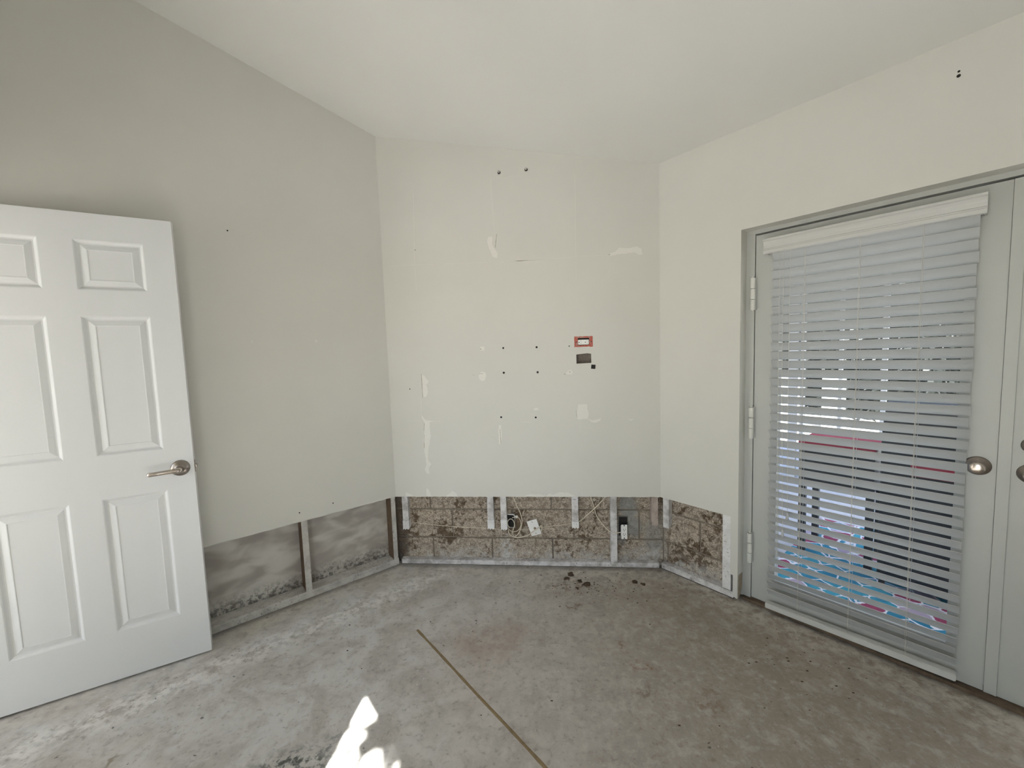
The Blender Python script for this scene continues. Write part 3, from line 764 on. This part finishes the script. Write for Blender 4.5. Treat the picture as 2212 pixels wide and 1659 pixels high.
for sg in (-1, 1):
    slab('yoke_ear', [(-.017, sg * .0345), (-.021, sg * .0405), (-.017, sg * .0505), (-.006, sg * .0485), (.006, sg * .0485), (.017, sg * .0505), (.021, sg * .0405), (.017, sg * .0345)], -.0085, -.0070, M_WHITEPL, lo_)
    bm = bmesh.new(); lathe(bm, (0, -.0085, sg * .043), (0, -1, 0), [(.004, 0), (.004, .001), (.002, .002)], 12); fin('yoke_screw', bm, M_SCREW, lo_)

# cable wall plate dangling by its lead
cq = [(.902, .307), (.972, .328), (1.012, .228), (.945, .207)]
cc = (sum(p[0] for p in cq) / 4, sum(p[1] for p in cq) / 4)
ang = math.atan2(cq[1][1] - cq[0][1], cq[1][0] - cq[0][0])
cpl = empty('cable_wall_plate', fb(cc[0], .027, cc[1]) @ Matrix.Rotation(-ang, 4, 'Y') @ Matrix.Rotation(.05, 4, 'X'), 'white blank cable plate dangling askew in front of the concrete block', 'wall plate')
bm = bmesh.new(); box(bm, -.0355, .0355, 0, .0045, -.0555, .0555); fin('plate', bm, M_WHITEPL, cpl, bevel=.0015)
bm = bmesh.new(); lathe(bm, (.004, 0, -.006), (0, -1, 0), [(.0085, 0), (.0085, .0012), (.0055, .0016), (.005, .008), (.002, .0082)], 18); fin('coax_socket', bm, simple('dull_brass', (.38, .33, .27), .35, 1), cpl)
for z in (.042, -.042):
    bm = bmesh.new(); lathe(bm, (0, 0, z), (0, -1, 0), [(.0028, 0), (.0026, .001), (.001, .0014)], 12); fin('plate_screw', bm, M_SCREW, cpl)

# open junction box where the coil hangs
jb = empty('junction_box', fb(.797, .03, .306), 'small open metal box behind the coiled white cable', 'junction box')
slab('box_rim', [(-.027, -.050), (.029, -.050), (.029, .050), (-.027, .050)], .0165, .0235, simple('pale_box_rim', (.38, .37, .35), .6), jb, holes=[[(-.024, -.046), (.025, -.046), (.025, .046), (-.024, .046)]])
bx('box_inside', M_BLACK, jb, -.024, .025, .0205, .0225, -.046, .046)
bm = bmesh.new(); lathe(bm, (.042, -.004, .045), (.35, -.75, -.5), [(.005, 0), (.009, .002), (.009, .012), (.006, .014), (.004, .014)], 16); fin('cable_clamp', bm, M_WHITEPL, jb)
bm = bmesh.new(); tube(bm, [(-.020, .010, .049), (.0, .006, .0495), (.020, .004, .0485), (.030, .002, .040), (.030, .004, .026)], .0028, 8); fin('clamp_wire', bm, M_WHITEPL, jb)

def cable(name, label, pts, r, group=None):
    bm = bmesh.new(); o0 = pts[0]
    tube(bm, [(u - o0[0], v - o0[1], z - o0[2]) for u, v, z in pts], r, 8, 6)
    o = fin(name, bm, M_WIRE, smooth=True); o.matrix_world = fb(*o0)
    return tag(o, label, 'cable', group)
V = lambda l, v: [(u, v, z) for u, z in l]
c1 = [(.820, .500), (.824, .483), (.844, .425), (.866, .375), (.877, .325), (.875, .295), (.866, .26), (.848, .225), (.827, .207), (.814, .209), (.81, .235), (.816, .261), (.824, .29), (.817, .316), (.801, .329), (.783, .32), (.776, .3), (.780, .278), (.792, .267)]
cable('cable', 'white cable dropping from the cut drywall into the coil', [(u, .0225 if i < 10 else .0225 + .0006 * (i - 9), z) for i, (u, z) in enumerate(c1)], .0027)
c2 = [(.809, .334), (.844, .342), (.864, .316), (.868, .29), (.860, .262), (.843, .242), (.815, .234), (.794, .241), (.783, .252), (.776, .259)]
cable('cable', 'white cable forming the outer loop of the coil', V(c2, .0335), .0026)
c3 = [(.780, .256), (.785, .23), (.803, .211), (.837, .201), (.88, .207), (.916, .221), (.944, .241), (.960, .253), (.972, .262), (.993, .276), (1.008, .290), (1.013, .280), (1.012, .262), (1.005, .246)]
cable('cable', 'white cable sweeping from the coil over the dangling plate', [(u, .0165 - (.004 if i > 4 else 0), z) for i, (u, z) in enumerate(c3)], .0031)
cable('cable', 'thin white cable running left along the block between two strips', V([(.081, .288), (.353, .263), (.642, .251), (.655, .2495)], .0505) + [(.70, .0505, .244), (.727, .048, .240)], .0024)
cable('cable', 'thin white cable passing behind the dangling plate to the right', V([(.845, .241), (.934, .250), (1.018, .261), (1.104, .273), (1.167, .281), (1.214, .290)], .0505), .0024)
cable('cable', 'stiff tan cable slanting up to the right under the drywall edge', V([(1.264, .309), (1.275, .316), (1.310, .346), (1.354, .386), (1.40, .432), (1.443, .481), (1.455, .495)], .0385), .0036)
cable('cable', 'thin cable curving down and across a strip to the loose outlet', [(1.343, .0505, .492), (1.346, .0505, .480), (1.366, .050, .416), (1.384, .048, .346), (1.425, .036, .289), (1.455, .0155, .260), (1.473, .0085, .251), (1.500, .008, .246), (1.525, .012, .245), (1.538, .016, .247)], .0030)

# hook screws high on the wall
for i, (u, z) in enumerate(((.803, 2.616), (.976, 2.621))):
    sc = empty('wall_screw', fb(u, 0, z), ('left', 'right')[i] + ' one of two dark screws near the ceiling of the angled wall', 'screw')
    bm = bmesh.new(); lathe(bm, (0, 0, 0), (0, -1, 0), [(.0105, -.001), (.0105, .0008), (.006, .0014), (.004, .0016), (.004, .010)], 16); fin('anchor_collar', bm, M_SCREW, sc)
    bm = bmesh.new(); lathe(bm, (0, -.010, 0), (0, -1, 0), [(.0035, 0), (.007, .001), (.007, .003), (.004, .005), (.001, .0052)], 16); fin('screw_head', bm, simple('bright_screw_head', (.5, .48, .45), .3, 1), sc)
bm = bmesh.new(); box(bm, -.0135, .0135, -.003, 0.0, -.0135, .0135)
o = fin('adhesive_square', bm, M_BLACK, bevel=.0008); o.matrix_world = fb(1.374, 0, 1.3605) @ Matrix.Rotation(.09, 4, 'Y')
tag(o, 'small black stick-on square at the corner of the wall opening', 'adhesive pad')

# ------------------------------------------------------------------ dirt on the floor
def clod(name, x, y, r, seed, label):
    bm = bmesh.new(); bmesh.ops.create_icosphere(bm, subdivisions=2, radius=r)
    for v in bm.verts:
        k = 1 + .75 * noise.noise(v.co / r * 1.1 + Vector((seed * 3.1, 0, 0)))
        v.co = Vector((v.co.x * k * 1.35, v.co.y * k, max(-.0005, v.co.z * k * .38 + r * .1)))
    o = fin(name, bm, M_DIRT, smooth=True); o.location = (x, y, .0006); o.rotation_euler = (0, 0, seed * 1.7)
    tag(o, label, 'dirt clod')
clod('dirt_clod', .093, 2.575, .019, 1, 'dark soil clod lying closest to the bottom plate of the angled wall')
clod('dirt_clod', .066, 2.523, .013, 2, 'dark soil clod leftmost of the spill below the tan slanting cable')
clod('dirt_clod', .150, 2.497, .013, 3, 'small soil clod in the middle of the spill on the floor')
clod('dirt_clod', .190, 2.462, .020, 4, 'wide ragged soil clod rightmost in the spill before the angled wall')
clod('dirt_clod', .127, 2.420, .008, 5, 'tiny soil clod at the near end of the spill')
clod('dirt_clod', .490, 2.500, .017, 6, 'dark soil clod below the loose outlet near the wall corner')
clod('dirt_clod', .537, 2.478, .012, 7, 'smaller soil clod right of the one below the loose outlet')
bm = bmesh.new()
rc = random.Random(5)
for i in range(230):
    if i < 130: x, y = rc.gauss(.22, .22), min(2.60, rc.gauss(2.44, .09))
    elif i < 190: x, y = rc.gauss(1.15, .16), rc.gauss(1.92, .13)
    else: x, y = rc.uniform(-1.2, 1.5), rc.uniform(1.4, 2.5)
    p = Vector((x, y, 0))
    if (p - B).dot(NR) < .08 or (p - A).dot(NL) < .12 or y > 2.62: continue
    if (p - free).dot(Vector((.5819, -.8132, 0))) < .03 and x < -1.6: continue
    r = rc.choice((.0018, .0022, .003, .0045)); a = rc.uniform(0, 3)
    t = [bm.verts.new((x + r * 1.5 * math.cos(a + q * 1.57), y + r * math.sin(a + q * 1.57), .0003)) for q in range(4)]
    tp = bm.verts.new((x, y, r * .8))
    for q in range(4): bm.faces.new((t[q], t[(q + 1) % 4], tp))
tag(fin('dirt_crumbs', bm, M_DIRT), 'fine dark soil crumbs scattered over the concrete', 'dirt', kind='stuff')

# ------------------------------------------------------------------ outdoors: patio behind the blind
bm = bmesh.new(); box(bm, -30, 30, -30, 30, -.30, -.151)
M_GROUND = simple('sunlit_pale_paving', (.45, .43, .40), .9, vary=.1, scale=3)
tag(fin('ground', bm, M_GROUND), 'pale paving around the house', 'ground', kind='structure')
patio = bx('patio_slab', simple('grey_lavender_patio', (.50, .49, .52), .8, vary=.06, scale=6), None, -3.2, 4.2, .2301, 4.6, -.150, -.05)
patio.matrix_world = FR; tag(patio, 'pale patio slab outside the glass', 'patio', kind='structure')
roof = bx('patio_roof', simple('white_soffit', (.6, .6, .58), .8), None, -3.2, 4.2, .2301, 3.0, 2.62, 2.74)
roof.matrix_world = FR; tag(roof, 'flat patio roof outside', 'roof', kind='structure')
def mat_rug():
    m = Mat('teal_patterned_weave')
    p = m.warp(.05, 7)
    e = m.voro(10.5, p, 'DISTANCE_TO_EDGE')
    cell = m.voro(10.5, p, out='Color')
    c = m.mix(m.step(m.noise(9, 3), .4, .6), (.035, .19, .30), (.06, .30, .40))
    c = m.mix(m.step(m.dot(cell, (1, 0, 0)), .66, .72), c, (.42, .34, .44))
    c = m.mix(m.step(m.dot(cell, (0, 1, 0)), .78, .82), c, (.30, .06, .12))
    c = m.mix(m.step(e, .06, .035), c, (.75, .74, .80))
    return m.bsdf(c, .9, 0, None, .1)
rug = bx('outdoor_rug', mat_rug(), None, 0, 2.0, 0, 1.55, 0, .008)
rug.matrix_world = at(FR, .44, .26, -.0498)
tag(rug, 'teal outdoor rug with a white and pink pattern seen low through the blind', 'rug')
M_PBLACK = simple('black_powder_coat', (.012, .012, .014), .5)
M_PRED = simple('dark_red_cloth', (.30, .02, .045), .7)
tb = empty('patio_table', at(FR, .69, 1.02, -.0416), 'black legged side table with a dark red top seen through the blind', 'table')
bx('tabletop', M_PRED, tb, -.21, .21, 0, .40, .795, .820, bevel=.004)
bx('apron', M_PBLACK, tb, -.205, .205, .01, .39, .53, .7945)
for u in (-.205, .165):
    for v in (.01, .35): bx('leg', M_PBLACK, tb, u, u + .04, v, v + .04, .0001, .5295)
gr = empty('grill_cart', at(FR, 1.26, .80, -.0416), 'black grill cart with a dark red band at the right behind the blind', 'grill')
bx('cabinet', M_PBLACK, gr, -.31, .36, .02, .50, .06, .735, bevel=.006)
bx('front_band', M_PRED, gr, -.18, .36, .0, .0195, .735, .81, bevel=.004)
bx('firebox', M_PBLACK, gr, -.31, .36, .0205, .50, .7355, .86, bevel=.006)
bm = bmesh.new()
pr = None
for i in range(9):
    a = math.pi * i / 8
    row = [bm.verts.new((u, .26 - .24 * math.cos(a), .8605 + .29 * math.sin(a))) for u in (-.31, .36)]
    if pr: bm.faces.new((pr[0], pr[1], row[1], row[0]))
    else: first = row
    pr = row
bm.faces.new((first[0], first[1], pr[1], pr[0]))
for j in (0, 1):
    bm.verts.ensure_lookup_table(); bm.faces.new([v for k, v in enumerate(bm.verts) if k % 2 == j])
fin('lid', bm, M_PBLACK, gr)
for u in (-.30, .32):
    for v in (.04, .45):
        bm = bmesh.new(); cyl(bm, (u, v, .0295), (1, 0, 0), .029, .029, .025, 14); fin('wheel', bm, M_PBLACK, gr)
M_POST = simple('white_post_paint', (.55, .55, .57), .6)
for i, (u0, u1) in enumerate(((-.14, -.063), (-.03, .006), (.306, .336), (.64, .68))):
    o = bx('patio_post', M_POST, None, 0, u1 - u0, 0, .06, 0, 2.668, bevel=.003); o.matrix_world = at(FR, u0, 2.93, -.05)
    tag(o, ('wide white patio post farthest left behind the blind', 'slim white patio post second from the left behind the blind', 'slim white patio post behind the middle blind cord', 'white patio post right of the middle blind cord')[i], 'post', 'white patio posts')
for i, (u0, u1, h) in enumerate(((-1.50, -1.14, 1.02), (-.74, -.46, 1.06))):
    t = empty('planter_box', at(FR, u0, 6.9, -.151), ('left', 'right')[i] + ' sunlit white planter box far behind the blind', 'planter')
    bm = bmesh.new(); box(bm, 0, u1 - u0, 0, .4, 0, h); fin('planter_body', bm, M_POST, t)
    bx('soil', M_DIRT, t, .02, u1 - u0 - .02, .02, .38, h, h + .01)
def leaf_cloud(name, pts, size, mat, seed):
    r = random.Random(seed); bm = bmesh.new()
    for c in pts:
        d = Vector((r.gauss(0, 1), r.gauss(0, 1), r.gauss(0, 1))).normalized(); t = d.orthogonal().normalized(); b = d.cross(t); s = size * r.uniform(.6, 1.3)
        bm.faces.new([bm.verts.new(Vector(c) + q) for q in (t * s, b * s * .45, -t * s, -b * s * .45)])
    return fin(name, bm, mat, recalc=False)
M_LEAF = simple('dark_hedge_leaf', (.006, .009, .006), .6, vary=.4, scale=3)
rh = random.Random(2)
hp = []
for i in range(9000):
    u = rh.uniform(-7, 5); z = rh.uniform(-.1, 3.4); v = 8.2 + rh.uniform(0, .7) + .3 * noise.noise(Vector((u, 0, z)))
    if (FR @ Vector((u, v, z))).x < 30: hp.append(FR @ Vector((u, v, z)))
tag(leaf_cloud('hedge', hp, .11, M_LEAF, 4), 'dark green hedge beyond the patio', 'hedge', kind='stuff')
o = bx('hedge_core', simple('hedge_shade', (.008, .012, .007), .9), None, -7, 5, 9.6, 9.9, -.151, 3.1); o.matrix_world = FR
tag(o, 'dense dark inside of the hedge', 'hedge', kind='stuff')

# ------------------------------------------------------------------ outdoors: behind the camera
bm = bmesh.new()                                                     # added roof keeping sun out of the doorway; skew edge clears the glazed opening
pl = [(-.6, -.1405), (1.98, -.1405), (4.05, -2.2), (-.6, -2.2)]
lo = [bm.verts.new((u, v, 2.45)) for u, v in pl]; hi = [bm.verts.new((u, v, 2.57)) for u, v in pl]
bm.faces.new(lo); bm.faces.new(hi)
for i in range(4): bm.faces.new((lo[i], lo[(i + 1) % 4], hi[(i + 1) % 4], hi[i]))
pr_ = fin('sun_block_roof', bm, M_EXT); pr_.matrix_world = FG
tag(pr_, 'added roof that keeps sun out of the doorway behind the camera', 'roof', kind='structure')
win = empty('window_1', FG, 'glazed opening behind the camera', 'window', kind='structure')
for a, b in ((SO0, SO0 + .03), (SO1 - .03, SO1), ((SO0 + SO1) / 2 - .02, (SO0 + SO1) / 2 + .02)): bx('window_frame', M_POST, win, a, b, -.11, -.05, .0, SOZ)
bx('glass_pane', M_GLASS, win, SO0 + .03, (SO0 + SO1) / 2 - .02, -.084, -.078, .02, SOZ)
bx('glass_pane', M_GLASS, win, (SO0 + SO1) / 2 + .02, SO1 - .03, -.084, -.078, .02, SOZ)
light_tunnel = empty('light_tunnel', FG, 'added tunnel that steers daylight through the doorway behind the camera', 'light_tunnel', kind='structure')  # added side walls and floor that narrow the light entering the doorway
bx('tunnel_wall', M_WALL, light_tunnel, -.12, .0, -2.0, -.141, -.15, 2.449)
bx('tunnel_wall', M_WALL, light_tunnel, .92, 1.04, -2.0, -.141, -.15, 2.449)
bx('tunnel_floor', M_GROUND, light_tunnel, .001, .919, -2.0, -.141, -.15, -.002)
# added leaf clumps, unseen, placed to shape the sun patch on the floor
lv = []
back = -SUN_DIR
def clump(x, y, rx, ry, n, dist, seed):
    r = random.Random(seed)
    for i in range(n):
        a = r.uniform(0, 2 * math.pi); q = math.sqrt(r.random())
        lv.append(Vector((x + rx * q * math.cos(a), y + ry * q * math.sin(a), 0)) + back * (dist + r.uniform(-.15, .15)))
clump(-.705, 1.430, .066, .046, 520, 3.5, 1)
clump(-.620, 1.36, .045, .10, 420, 3.5, 2)
clump(-.732, 1.360, .034, .040, 360, 3.5, 3)
clump(-.735, 1.290, .008, .040, 90, 3.5, 10)
clump(-.783, 1.420, .012, .010, 50, 3.5, 6)
clump(-.790, 1.330, .012, .010, 50, 3.5, 11)
clump(-.850, 1.425, .026, .013, 90, 3.5, 5)
clump(-.850, 1.335, .020, .011, 70, 3.5, 7)
clump(-.672, 1.372, .045, .030, 260, 3.5, 8)
tag(leaf_cloud('sun_mask_leaves', lv, .013, M_LEAF, 9), 'added leaves that shape the sun patch, outside behind the camera', 'foliage', kind='stuff')
